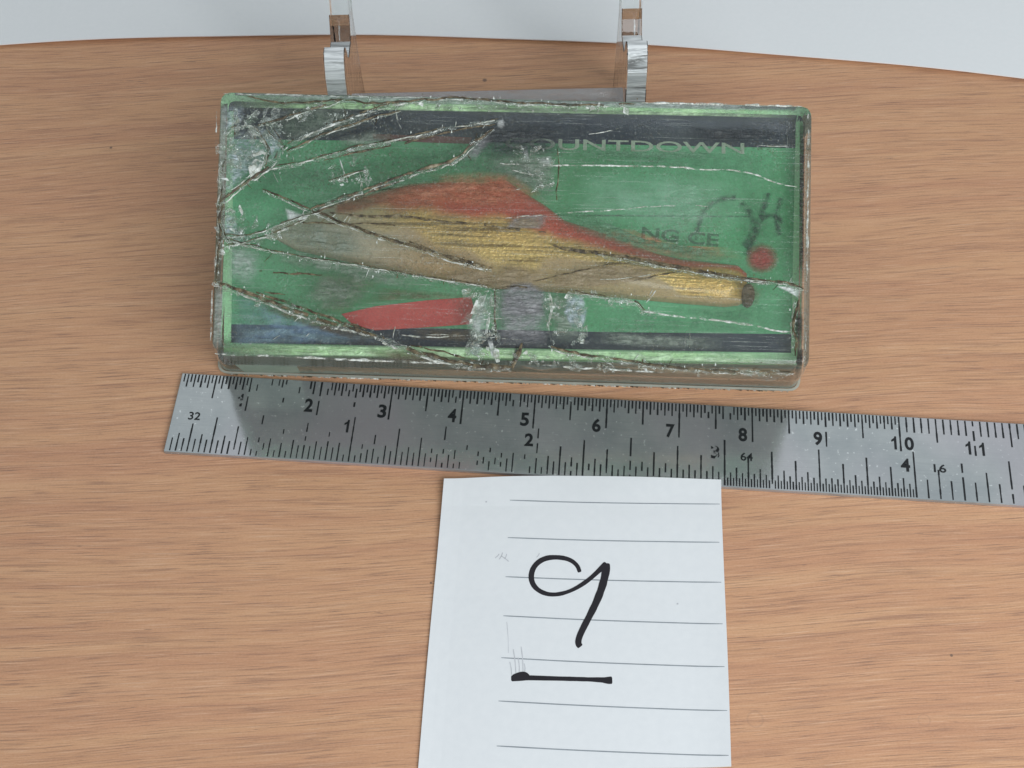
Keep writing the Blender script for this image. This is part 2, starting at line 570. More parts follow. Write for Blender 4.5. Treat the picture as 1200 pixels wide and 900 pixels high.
M_WORN = worn_engraving()
for d, x, y in (('2', 362, 475), ('3', 448, 482), ('4', 530, 487), ('5', 615, 491.5), ('6', 699, 498.5), ('7', 785.5, 505), ('8', 870.5, 509.5), ('9', 958.5, 514)):
    numeral(d, x, y, 0.215, 0.118)
numeral('1', 282, 469, 0.205, None, 0.015, mat=M_WORN)
for d, x, y in (('1', 1048, 519), ('0', 1065.5, 520), ('1', 1135, 525), ('1', 1151, 526.5)):
    numeral(d, x, y, 0.205, 0.125 if d == '0' else 0.075, 0.028 if d == '0' else 0.004)
numeral('1', 406.5, 499.5, 0.20, 0.075, 0.004)
numeral('2', 620, 515.5, 0.20, 0.12)
numeral('3', 838, 530, 0.20, 0.12, mat=M_WORN)
numeral('4', 1061, 545, 0.20, 0.125)
for d, x, y in (('32', 228, 487.5), ('64', 875, 535.5), ('16', 1101.5, 549)):
    numeral(d, x, y, 0.125, 0.165, 0.014)

# ------------------------------------------------------------------ ruled note card
c_tl, c_tr, c_br, c_bl = [ground(x, y, 0.07) for x, y in ((520, 560), (845, 559), (857, 890), (490, 897))]
c_bl = c_tl + (c_bl - c_tl) * 1.01
c_br = c_tr + (c_br - c_tr) * 1.02
c_o = c_bl.copy()
c_o.z = 0
card = thing('note_card', 'white ruled note card with a handwritten underlined 9, lying below the ruler', 'note card', c_o, Vector((1, 0, 0)), Vector((0, 1, 0)), Vector((0, 0, 1)))


def card_z(u, v):
    """v = 0 at the front edge, 1 at the edge that lies on the ruler"""
    z = 0.014 + 0.064 * min(1, max(0, (v - 0.55) / 0.45)) ** 1.4
    z += 0.030 * max(0, v - 0.90) / 0.1 * (0.35 + 0.65 * math.sin(u * 5.2 + 0.6) ** 2)
    z += 0.035 * max(0, (u - 0.86) / 0.14) ** 2 * (1 - v) + 0.02 * max(0, (0.10 - u) / 0.1) ** 2
    return z


def card_pt(u, v, lift=0.0):
    p = c_bl.lerp(c_br, u).lerp(c_tl.lerp(c_tr, u), v) - c_o
    wav = (0.035 * math.sin(u * 4.6 - 0.4) - 0.02) * max(0, (v - 0.93) / 0.07)
    return (p.x + 0.012 * math.sin(v * 5) * (u - 0.5), p.y + wav, card_z(u, v) + lift)


def card_uv(x, y):
    p = ground(x, y, 0.06)
    u, v = 0.5, 0.5
    for _ in range(12):
        e = p - c_bl.lerp(c_br, u).lerp(c_tl.lerp(c_tr, u), v)
        u += e.x / (c_br - c_bl).length
        v += e.y / (c_tl - c_bl).length
    return u, v


M_CARD = NT('card_paper')
cv = M_CARD.noise(M_CARD.coords((9, 9, 9)), 1, 4)
M_CARD = M_CARD.done(M_CARD.bsdf(Base_Color=M_CARD.mix(cv, (0.78, 0.80, 0.82), (0.85, 0.865, 0.88)), Roughness=0.7, Normal=M_CARD.bump(cv, 0.12, 0.0001)))
N = 28
vs, fs = [], []
for layer in (0, 1):
    for j in range(N + 1):
        for i in range(N + 1):
            vs.append(card_pt(i / N, j / N, -0.011 * layer))
K = (N + 1) ** 2
for j in range(N):
    for i in range(N):
        a = j * (N + 1) + i
        fs += [(a, a + 1, a + N + 2, a + N + 1), (K + a, K + a + N + 1, K + a + N + 2, K + a + 1)]
for i in range(N):
    a, b = i, i + 1
    fs.append((b, a, K + a, K + b))
    a, b = N * (N + 1) + i, N * (N + 1) + i + 1
    fs.append((a, b, K + b, K + a))
    a, b = i * (N + 1), (i + 1) * (N + 1)
    fs.append((a, b, K + b, K + a))
    a, b = i * (N + 1) + N, (i + 1) * (N + 1) + N
    fs.append((b, a, K + a, K + b))
mesh('sheet', vs, fs, M_CARD, card, smooth=False)


def stroke(name, pix, width, mat, lift=0.003, step=0.05, taper=False, parent=card):
    """a pen stroke lying on the card; width in cm, one value or one per point"""
    uv = [card_uv(*p[:2]) for p in pix]
    ws = [p[2] if len(p) > 2 else width for p in pix]
    p3 = smooth_path([(u, v, q) for (u, v), q in zip(uv, ws)], 0.02, 2)
    vs, fs = [], []
    for i, p in enumerate(p3):
        a, b = p3[max(0, i - 1)], p3[min(len(p3) - 1, i + 1)]
        d = Vector((b.x - a.x, b.y - a.y))
        d = d.normalized() if d.length > 1e-9 else Vector((1, 0))
        n_ = Vector((-d.y, d.x))
        k = 1.0
        e = min(i, len(p3) - 1 - i)
        if not taper and e < 2:
            k = (0.55, 0.88)[e]
        hw = p.z * 0.5 * k / 3.75 * (1 + 0.10 * noise.noise((p.x * 40, p.y * 40, 3)))
        for s in (-1, 1):
            vs.append(card_pt(p.x + n_.x * hw * s, p.y + n_.y * hw * s, lift))
        if i:
            m_ = 2 * i
            fs.append((m_ - 2, m_ - 1, m_ + 1, m_))
    return mesh(name, vs, fs, mat, parent)


M_RULE = plain('printed_rule_line', (0.29, 0.32, 0.35), 0.7)
M_SMUDGE = plain('faint_ink_smudge', (0.60, 0.61, 0.64), 0.7)


def cz(x, y):
    return 480 + x / 2.5, 540 + y / 2.5


for (xa, ya), (xb, yb) in (((293, 116), (910, 127)), ((287, 223), (909, 237)), ((281, 336), (914, 353)), ((275, 450), (917, 475)), ((269, 573), (922, 601)), ((261, 700), (930, 730)), ((255, 832), (935, 862))):
    stroke('ruled_line', [cz(xa, ya), cz(xa * 0.6 + xb * 0.4, ya * 0.6 + yb * 0.4 + 3), cz(xb, yb)], 0.014, M_RULE, 0.0018)
pts = [(499, 323, 12), (492, 303, 12), (470, 286, 13), (435, 279, 14), (395, 282, 16), (365, 303, 17), (354, 335, 17), (364, 366, 15), (395, 386, 13), (432, 389, 12), (475, 377, 12), (520, 350, 13), (556, 318, 15), (577, 297, 18)]
stroke('handwritten_numeral', [(*cz(x, y), q / 2.5 / 93) for x, y, q in pts] , 0.06, M_INK, 0.0030)
pts = [(577, 297, 22), (576, 320, 24), (566, 362, 23), (550, 405, 22), (530, 446, 21), (508, 488, 19), (496, 515, 18), (494, 532, 18), (501, 541, 17)]
stroke('numeral_stem', [(*cz(x, y), q / 2.5 / 93) for x, y, q in pts], 0.07, M_INK, 0.0036)
pts = [(298, 634, 16), (320, 632, 17), (350, 632, 13), (420, 634, 12), (500, 636, 11), (560, 638, 13), (580, 640, 19), (594, 639, 19)]
stroke('underline', [(*cz(x, y), q / 2.5 / 88) for x, y, q in pts], 0.05, M_INK, 0.0030)
stroke('underline_blot', [(*cz(x, y), q / 2.5 / 88) for x, y, q in [(302, 628, 8), (320, 622, 12), (338, 620, 13), (350, 628, 8)]], 0.05, M_INK, 0.0034)
for k, (a, b) in enumerate((((312, 620), (304, 548)), ((322, 618), (318, 572)), ((333, 616), (327, 540)), ((299, 624), (294, 585)), ((290, 560), (285, 468)), ((338, 615), (336, 590)), ((250, 282), (262, 270)), ((262, 286), (272, 266)), ((278, 284), (284, 270)), ((372, 280), (380, 268)), ((268, 276), (290, 292)))):
    stroke('ink_smudge', [cz(*a), cz((a[0] + b[0]) / 2 + 2, (a[1] + b[1]) / 2), cz(*b)], 0.012 if k != 4 else 0.006, M_SMUDGE, 0.0024)
for x, y in ((785, 414), (223, 120)):
    stroke('ink_speck', [cz(x - 2, y), cz(x, y + 1), cz(x + 3, y)], 0.02, M_SMUDGE, 0.0024)

# ------------------------------------------------------------------ clear acrylic stand behind the case
def stand_side(x0, x1, name='side_panel'):
    prof = [(2.55, 0.0), (2.55, 0.93)]
    prof += [(3.35, 1.265), (3.62, 1.30), (3.78, 1.42)]
    prof += [(3.86, 1.75), (3.90, 2.05), (3.95, 2.15), (4.03, 2.27), (4.14, 2.34), (4.25, 2.33), (4.33, 2.25), (4.38, 2.12), (4.42, 1.98), (4.50, 1.88)]
    prof += [(4.90, 1.80), (5.05, 1.98), (6.60, 4.66), (6.78, 4.72), (6.98, 4.60), (7.0, 4.44), (5.52, 1.80), (5.55, 0.6), (5.62, 0.0)]
    prof += [(5.10, 0.0), (4.85, 0.55), (4.5, 0.8), (4.0, 0.8), (3.5, 0.6), (3.2, 0.0)]
    bm = bmesh.new()
    a = [bm.verts.new((x0 * CM, y * CM, z * CM)) for y, z in prof]
    b = [bm.verts.new((x1 * CM, y * CM, z * CM)) for y, z in prof]
    n_ = len(prof)
    bm.faces.new(a)
    bm.faces.new(b[::-1])
    for i in range(n_):
        bm.faces.new((a[(i + 1) % n_], a[i], b[i], b[(i + 1) % n_]))
    bmesh.ops.recalc_face_normals(bm, faces=bm.faces)
    me = bpy.data.meshes.new(name)
    bmesh.ops.bevel(bm, geom=[e for e in bm.edges if abs(e.verts[0].co.x - e.verts[1].co.x) < 1e-6], offset=0.012 * CM, segments=1, affect='EDGES')
    for f in bm.faces:
        c = f.calc_center_median() / CM
        if abs(f.normal.x) < 0.1 and ((c.y < 4.40 and c.z > 1.25 and c.y > 3.6) or (4.4 < c.y < 4.92 and c.z > 1.7)):
            f.material_index = 1
    bm.to_mesh(me)
    bm.free()
    return link(name, me, [M_ACRYL, M_CUT], stand)


stand = thing('acrylic_stand', 'clear acrylic display stand with two hooked arms propping up the case', 'display stand', Vector((0, 0, 0)), Vector((1, 0, 0)), Vector((0, 1, 0)), Vector((0, 0, 1)))
stand_side(-2.57, -2.27)
stand_side(1.73, 2.03)
vs, fs = box_vs(-2.265, 1.725, 3.80, 4.16, 0.85, 1.50)
o = mesh('cross_bar', vs, fs, shell_material('scuffed_acrylic_bar', 0.08, 0.16, (0.97, 0.97, 0.975), (0.85, 0.85, 0.87), 0.3), stand)
bevel(o, 0.02, 2)

# ------------------------------------------------------------------ the cracked case
TH, YAW, BT = math.radians(23.0), math.radians(3.48), 1.78
cu = Vector((math.cos(YAW), -math.sin(YAW), 0))
cb0 = Vector((math.sin(YAW), math.cos(YAW), 0))
cbk = cb0 * math.cos(TH) + Vector((0, 0, math.sin(TH)))
cn = -cb0 * math.sin(TH) + Vector((0, 0, math.cos(TH)))
b_o = Vector((-3.91, 0.300, 0.012))
case = thing('lure_case', 'cracked clear plastic lure case with green lining, propped on the acrylic stand', 'plastic case', b_o, cu, cbk, cn)


def on_case(x, y, h):
    """case coordinates (along, back) of a point measured on the layer h cm above the case's floor"""
    p = ray_to(x, y, b_o + cn * h, cn) - b_o
    return Vector((p.dot(cu), p.dot(cbk)))


def rounded_quad(q, r, seg=5):
    """corners in order front-left, front-right, back-right, back-left"""
    out = []
    for i in range(4):
        p, a, b = q[i], (q[i - 1] - q[i]).normalized(), (q[(i + 1) % 4] - q[i]).normalized()
        s, e = p + a * r, p + b * r
        for k in range(seg + 1):
            t = k / seg
            out.append(s.lerp(p, t).lerp(p.lerp(e, t), t))
    return out


def inset(q, d):
    c = sum(q, Vector((0, 0))) / 4
    out = []
    for p in q:
        out.append(Vector((p.x + (d if p.x < c.x else -d), p.y + (d if p.y < c.y else -d))))
    return out


LQ = [on_case(x, y, BT - 0.04) for x, y in ((247.0, 411), (949.0, 432), (952, 124), (258, 107))]   # lid outline
BF = [on_case(x, y, 0) for x, y in ((256.5, 437), (936, 458))]   # where its floor meets the table
BQ = [BF[0], BF[1], Vector((BF[1].x + 0.02, LQ[2].y)), Vector((BF[0].x + 0.02, LQ[3].y))]


def wall_at(z):
    """the case's outline z above its floor: the sides flare a little towards the floor"""
    return [p.lerp(q, z / BT) for p, q in zip(BQ, LQ)]


def loft(name, rings, mat, parent, cap_top=False, cap_bottom=False, smooth=False):
    vs, fs = [], []
    n_ = len(rings[0][0])
    for ring, z in rings:
        vs += [(p.x, p.y, z) for p in ring]
    for k in range(len(rings) - 1):
        for i in range(n_):
            j = (i + 1) % n_
            fs.append((k * n_ + i, k * n_ + j, (k + 1) * n_ + j, (k + 1) * n_ + i))
    if cap_bottom:
        fs.append(tuple(range(n_))[::-1])
    if cap_top:
        fs.append(tuple(range((len(rings) - 1) * n_, len(rings) * n_)))
    return mesh(name, vs, fs, mat, parent, smooth)


SK = 0.72                                                 # height where the lid's skirt ends
rq = rounded_quad
lid = loft('lid', [(rq(inset(wall_at(SK), 0.0), 0.16), SK), (rq(inset(LQ, 0.0), 0.16), BT - 0.09), (rq(inset(LQ, 0.012), 0.15), BT - 0.045),
                   (rq(inset(LQ, 0.045), 0.14), BT - 0.012), (rq(inset(LQ, 0.10), 0.12), BT)], M_LID, case, cap_top=True)
inner = loft('lid_inner_wall', [(rq(inset(wall_at(SK), 0.115), 0.10), SK), (rq(inset(LQ, 0.105), 0.10), BT - 0.11)], M_WALL, case)
base = loft('base_tray', [(rq(inset(BQ, 0.05), 0.14), 0.0), (rq(inset(BQ, 0.022), 0.15), 0.05), (rq(inset(wall_at(SK), 0.020), 0.15), SK - 0.004)], M_BASE, case, cap_bottom=True)
loft('tray_lip', [(rq(inset(BQ, 0.016), 0.15), 0.012), (rq(inset(BQ, -0.012), 0.16), 0.016), (rq(inset(BQ, -0.012), 0.16), 0.055), (rq(inset(BQ, 0.016), 0.15), 0.060)], M_LIP, case)

# crust of dirt and chipped plastic along the front foot of the tray
rc = random.Random(5)
vs, fs, mi = [], [], []
for k in range(170):
    x = BQ[0].x + 0.12 + (BQ[1].x - BQ[0].x - 0.3) * k / 170
    hgt = 0.018 + 0.050 * max(0, noise.noise((x * 2.6, 3, 1)) + 0.25) * rc.uniform(0.5, 1.2)
    ln = rc.uniform(0.03, 0.09)
    n0 = len(vs)
    y = BQ[0].y + (BQ[1].y - BQ[0].y) * k / 170 - 0.014
    vs += [(x, y, 0.006), (x + ln, y, 0.006), (x + ln * 0.8, y - 0.016, hgt * 0.6), (x + ln * 0.7, y + 0.004, hgt), (x + ln * 0.1, y + 0.004, hgt * rc.uniform(0.6, 1))]
    fs += [(n0, n0 + 1, n0 + 2), (n0, n0 + 2, n0 + 3, n0 + 4), (n0 + 1, n0 + 3, n0 + 2)]
    mi += [0 if rc.random() < 0.30 else 1] * 3
mesh('foot_crust', vs, fs, [M_GRIME, M_WHITE], case, mi=mi)['kind'] = 'stuff'

# printed lining: a folded card box inside the case
IH = 1.36                                                 # height of the lining's face above the floor
lq = [on_case(x, y, IH) for x, y in ((262, 417), (934, 428), (940.5, 126), (267, 116))]
M_GREEN = print_material('lining_green', (0.100, 0.395, 0.165), (0.220, 0.700, 0.370), 0.6)
M_RIM = print_material('lining_pale_green_rim', (0.42, 0.90, 0.46), (0.62, 0.94, 0.62), 1.5)
M_NAVY = print_material('lining_navy_band', (0.012, 0.020, 0.048), (0.028, 0.040, 0.075), 3)
M_CREAM = print_material('lining_cream_lettering', (0.44, 0.54, 0.42), (0.58, 0.66, 0.52), 4)
M_DKGREEN = print_material('lining_dark_lettering', (0.06, 0.19, 0.095), (0.09, 0.25, 0.13), 4)
M_RED = print_material('lining_red_print', (0.82, 0.095, 0.085), (0.90, 0.16, 0.14), 4)
M_SIDE = print_material('lining_side', (0.24, 0.33, 0.26), (0.34, 0.42, 0.34), 2)

vs = [(p.x, p.y, IH) for p in lq] + [(p.x, p.y, 0.06) for p in lq]
lining = mesh('lining_card', vs, [(0, 1, 2, 3), (4, 5, 1, 0), (5, 6, 2, 1), (6, 7, 3, 2), (7, 4, 0, 3), (7, 6, 5, 4)], [M_RIM, M_SIDE], case, mi=[0, 1, 1, 1, 1, 1])


def print_poly(name, pix, mat, lift, parent=lining):
    p2 = [on_case(x, y, IH + lift) for x, y in pix]
    return mesh(name, [(p.x, p.y, IH + lift) for p in p2], [tuple(range(len(p2)))[::-1]], mat, parent)


gq = [(271, 401.5), (600, 408), (927, 413.5), (932.5, 140), (600, 133), (274, 127)]
print_poly('green_panel', gq, M_GREEN, 0.004)
print_poly('navy_band', [(274, 127), (600, 134), (932.5, 141), (932, 173.5), (600, 167), (274, 163)], M_NAVY, 0.008)
print_poly('navy_band', [(271, 401.5), (271, 380), (480, 384), (700, 389), (927.5, 391.5), (927, 413.5), (600, 408)], M_NAVY, 0.008)
print_poly('red_stripe', [(436, 157), (500, 159), (553, 161), (551, 168.5), (500, 167), (438, 163)], print_material('lining_dull_red', (0.16, 0.045, 0.04), (0.22, 0.07, 0.06), 4), 0.012)


def on_lining_text(name, txt, x0, y0, x1, y1, h, mat, bold=0.0, shear=0.0, lift=0.012):
    a, b = on_case(x0, y0, IH), on_case(x1, y1, IH)
    d = (b - a).normalized()
    n_ = Vector((-d.y, d.x))
    c = (a + b) / 2
    tv, tf = text_mesh(txt, h, bold, (b - a).length, shear)
    return mesh(name, [((c + d * p + n_ * q).x, (c + d * p + n_ * q).y, IH + lift) for p, q in tv], tf, mat, lining)


on_lining_text('title_lettering', 'COUNTDOWN', 592, 168, 872, 174.5, 0.155, M_CREAM, 0.008)
on_lining_text('small_lettering', 'NG CE', 752, 273, 842, 282, 0.17, M_DKGREEN, 0.02)
print_poly('red_print', [(400, 368), (440, 359), (500, 352), (552, 348), (556, 362), (550, 380), (510, 383), (440, 387), (414, 381)], M_RED, 0.014)


def soft_patch(name, pix, mat, h, parent, n_ring=5, jag=0.04, sharp=False):
    """patch whose 'fade' attribute falls from 1 inside to 0 at its rim"""
    p2 = [on_case(x, y, h) for x, y in pix]
    p2 = resample([(p.x, p.y, 0) for p in p2 + p2[:1]], 0.07)[:-1]
    c = sum(p2, Vector((0, 0, 0))) / len(p2)
    vs, fd, fs = [], [], []
    n_ = len(p2)
    for k in range(n_ring):
        s = 1 - k / n_ring
        for i, p in enumerate(p2):
            q = c + (p - c) * s * (1 + jag * noise.noise((p.x * 5, p.y * 5, k * 0.3)))
            vs.append((q.x, q.y, h))
            fd.append(min(1.0, k / 1.0) if sharp else min(1.0, k / (n_ring * 0.6)))
    vs.append((c.x, c.y, h))
    fd.append(1.0)
    for k in range(n_ring - 1):
        for i in range(n_):
            j = (i + 1) % n_
            fs.append((k * n_ + i, k * n_ + j, (k + 1) * n_ + j, (k + 1) * n_ + i))
    for i in range(n_):
        fs.append(((n_ring - 1) * n_ + i, (n_ring - 1) * n_ + (i + 1) % n_, n_ * n_ring))
    o = mesh(name, vs, fs, mat, parent, smooth=True)
    at = o.data.attributes.new('fade', 'FLOAT', 'POINT')
    at.data.foreach_set('value', fd)
    return o


M_REDDOT = patch_material('soft_red_print', (0.66, 0.075, 0.07), (0.74, 0.12, 0.10), 0.8, 1.0)
soft_patch('red_dot', [(893 + 21 * math.cos(k * 0.52), 303 + 19 * math.sin(k * 0.52)) for k in range(12)], M_REDDOT, IH + 0.012, lining)
# ghosted script logo near the right edge
M_GHOST = patch_material('ghosted_dark_script', (0.04, 0.12, 0.085), (0.07, 0.16, 0.11), 0.15, 0.85, 12)


def ribbon(pix, h, width, mat, name, parent, jit=0.0, ridge=0.0, step=0.045, fade=None, brk=0.0, seed=0, smooth=2):
    p2 = [on_case(p[0], p[1], h) for p in pix]
    path = smooth_path([(p.x, p.y, (q[2] if len(q) > 2 else 1.0)) for p, q in zip(p2, pix)], step, smooth)
    return path


def script_stroke(pix, wd):
    path = ribbon(pix, IH, wd, None, '', None, step=0.05)
    vs, fs, fd = [], [], []
    for i, p in enumerate(path):
        a, b = path[max(0, i - 1)], path[min(len(path) - 1, i + 1)]
        d = Vector((b.x - a.x, b.y - a.y))
        d = d.normalized() if d.length else Vector((1, 0))
        for s, f_ in ((-1, 0), (0, 1), (1, 0)):
            vs.append((p.x - d.y * s * wd / 2, p.y + d.x * s * wd / 2, IH + 0.010))
            fd.append(f_)
        if i:
            k = 3 * i
            fs += [(k - 3, k - 2, k + 1, k), (k - 2, k - 1, k + 2, k + 1)]
    o = mesh('script_stroke', vs, fs, M_GHOST, lining)
    o.data.attributes.new('fade', 'FLOAT', 'POINT').data.foreach_set('value', fd)


for pix, wd in (([(815, 282), (820, 258), (830, 240), (848, 232), (862, 232)], 0.10), ([(868, 238), (882, 252), (884, 270), (872, 290)], 0.13),
                ([(888, 262), (898, 252), (912, 254), (916, 262)], 0.09), ([(900, 226), (890, 262), (874, 300)], 0.12), ([(915, 232), (908, 256), (914, 276)], 0.10),
                ([(600, 252), (720, 253), (880, 254)], 0.03)):
    script_stroke(pix, wd)

# ------------------------------------------------------------------ the lure inside
L_UP = [(316, 266), (335, 255), (361, 245), (400, 233), (440, 222), (475, 214), (520, 211), (560, 213), (592, 208), (612, 222), (640, 239), (662, 256), (700, 268), (740, 284), (770, 295), (800, 302), (840, 306), (866, 309), (876, 318)]
L_LO = [(318, 276), (345, 291), (385, 300), (420, 308), (470, 318), (520, 326), (577, 336), (640, 340), (700, 345), (745, 349), (800, 354), (850, 358), (868, 356), (876, 350)]
LH = IH + 0.12


def at_x(poly, x):
    for (xa, ya), (xb, yb) in zip(poly, poly[1:]):
        if x <= xb:
            return ya + (yb - ya) * max(0, min(1, (x - xa) / (xb - xa)))
    return poly[-1][1]


lure = thing('fishing_lure', 'gold fish-shaped lure with red back and pale belly, inside the cracked case', 'fishing lure',
             b_o + cu * 4 + cbk * 1.8 + cn * (IH + 0.02), cu, cbk, cn)
NU, NV = 110, 26
vs, fs, paint, foil = [], [], [], []


def lerp3(a, b, t):
    t = max(0, min(1, t))
    return [x + (y - x) * t for x, y in zip(a, b)]


def sstep(a, b, x):
    t = max(0, min(1, (x - a) / (b - a)))
    return t * t * (3 - 2 * t)


RED, BRICK, GOLD, TAN, PALE, ORANGE = (0.42, 0.070, 0.045), (0.30, 0.095, 0.045), (0.50, 0.35, 0.125), (0.36, 0.25, 0.125), (0.36, 0.32, 0.24), (0.46, 0.29, 0.085)
for i in range(NU + 1):
    x = 316 + (876 - 316) * i / NU
    ya, yb = at_x(L_UP, x), at_x(L_LO, x)
    for j in range(NV + 1):
        v = j / NV
        y = ya + (yb - ya) * v
        ds = math.sqrt(max(0, 1 - (2 * v - 1) ** 2))
        ends = min(1, i / 10, (NU - i) / 5 + 0.25) ** 0.5
        bulge = 0.24 * ds * ends * min(1, (yb - ya) / 70)
        p = on_case(x, y, LH)
        vs.append((p.x - 4, p.y - 1.8, bulge))
        wob = noise.noise((x * 0.03, y * 0.05, 1)) * 0.08
        red_edge = 0.30 + 0.10 * math.sin((x - 430) / 130) + wob
        if x > 640:
            red_edge = 0.34 + wob - 0.12 * sstep(700, 860, x)
        rd = lerp3(BRICK, RED, sstep(420, 600, x) * (1 - 0.55 * sstep(700, 800, x)))
        bel = lerp3(PALE, TAN, sstep(400, 520, x) + 0.3 * wob)
        g = lerp3(PALE, GOLD, sstep(370, 500, x))
        g = lerp3(g, ORANGE, sstep(760, 815, x))
        belly_edge = 0.52 + 0.34 * sstep(430, 640, x) - 0.30 * sstep(610, 660, x) + 0.28 * sstep(770, 800, x) + wob
        c = lerp3(g, bel, sstep(belly_edge - 0.04, belly_edge + 0.06, v))
        c = lerp3(rd, c, sstep(red_edge - 0.10, red_edge + 0.06, v)) if x > 395 else lerp3(PALE, c, 0.5)
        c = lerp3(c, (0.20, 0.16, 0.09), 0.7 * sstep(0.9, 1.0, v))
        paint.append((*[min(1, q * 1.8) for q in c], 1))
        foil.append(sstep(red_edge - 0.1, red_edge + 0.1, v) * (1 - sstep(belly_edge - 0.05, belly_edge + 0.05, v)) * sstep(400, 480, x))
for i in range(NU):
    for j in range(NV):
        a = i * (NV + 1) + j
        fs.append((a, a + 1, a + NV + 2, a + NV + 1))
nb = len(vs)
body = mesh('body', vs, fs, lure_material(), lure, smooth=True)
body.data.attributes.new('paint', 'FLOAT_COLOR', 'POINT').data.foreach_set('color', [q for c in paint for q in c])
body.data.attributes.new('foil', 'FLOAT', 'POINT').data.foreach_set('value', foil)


def disc(name, x, y, rx, ry, h0, h1, mat, parent, off=(0, 0, 0)):
    vs = []
    n_ = 16
    c = on_case(x, y, LH)
    kx = 1 / 83.0
    for k, (s, z) in enumerate(((1, h0), (0.95, h1 * 0.6 + h0 * 0.4), (0.6, h1), (0.45, h1 * 0.8))):
        for i in range(n_):
            a = i * math.tau / n_
            vs.append((c.x + rx * kx * s * math.cos(a) - off[0], c.y + ry * kx * s * math.sin(a) - off[1], z))
    fs = [(k * n_ + i, k * n_ + (i + 1) % n_, (k + 1) * n_ + (i + 1) % n_, (k + 1) * n_ + i) for k in range(3) for i in range(n_)]
    fs.append(tuple(range(3 * n_, 4 * n_)))
    return mesh(name, vs, fs, mat, parent, smooth=True)


disc('tail_ring', 877, 345, 7.5, 13, -0.01, 0.16, plain('tarnished_brown_metal', (0.13, 0.095, 0.06), 0.6, 0.2), lure, (4, 1.8))

# ------------------------------------------------------------------ scuffs, flakes, cracks and painted light on the lid
HL = BT + 0.006
M_FLAKE = patch_material('stress_whitening_and_reflection', (0.30, 0.39, 0.41), (0.76, 0.85, 0.90), 0.28, 1.0, 13, 0.2)  # whitened plastic, its bluish white also painting in a reflection
M_VEIL = patch_material('milky_scuff_and_edge_light', (0.40, 0.50, 0.43), (0.58, 0.64, 0.60), 0.40, 0.75, 9)
M_GREY = patch_material('grey_scuff', (0.25, 0.25, 0.262), (0.42, 0.42, 0.43), 0.62, 0.92, 11)
M_BRWN = patch_material('brown_dirt_film', (0.115, 0.095, 0.062), (0.20, 0.165, 0.11), 0.30, 0.72, 7)
M_TANV = patch_material('tan_dirt_film', (0.28, 0.22, 0.14), (0.40, 0.33, 0.22), 0.40, 0.80, 7)
M_CHIP = patch_material('clear_white_chip', (0.62, 0.66, 0.64), (0.85, 0.88, 0.86), 0.55, 1.0, 7, 0.12)
M_GREYGREEN = patch_material('grey_green_scuff', (0.17, 0.22, 0.17), (0.32, 0.37, 0.31), 0.30, 0.85, 7)
M_DARKG = patch_material('dark_stain_and_refraction', (0.020, 0.022, 0.022), (0.05, 0.05, 0.045), 0.55, 1.0, 9)
M_BLUEV = patch_material('painted_bluish_sheen', (0.20, 0.30, 0.42), (0.32, 0.46, 0.50), 0.22, 0.55, 5)  # iridescent reflection at the front left corner, painted as a bluish veil
M_REDF = patch_material('reddish_dirt_film', (0.50, 0.17, 0.10), (0.54, 0.25, 0.15), 0.30, 0.66, 8)
M_PALEV = patch_material('thin_pale_film', (0.34, 0.56, 0.42), (0.40, 0.62, 0.47), 0.16, 0.38, 3)
M_SOOT = patch_material('dark_bluish_dirt', (0.045, 0.055, 0.065), (0.11, 0.12, 0.12), 0.55, 0.97, 12)
M_GRFILM = patch_material('green_grey_film', (0.14, 0.27, 0.17), (0.20, 0.34, 0.23), 0.30, 0.85, 12)
M_DIMF = patch_material('thin_dark_film', (0.06, 0.11, 0.08), (0.11, 0.17, 0.12), 0.08, 0.34, 8)
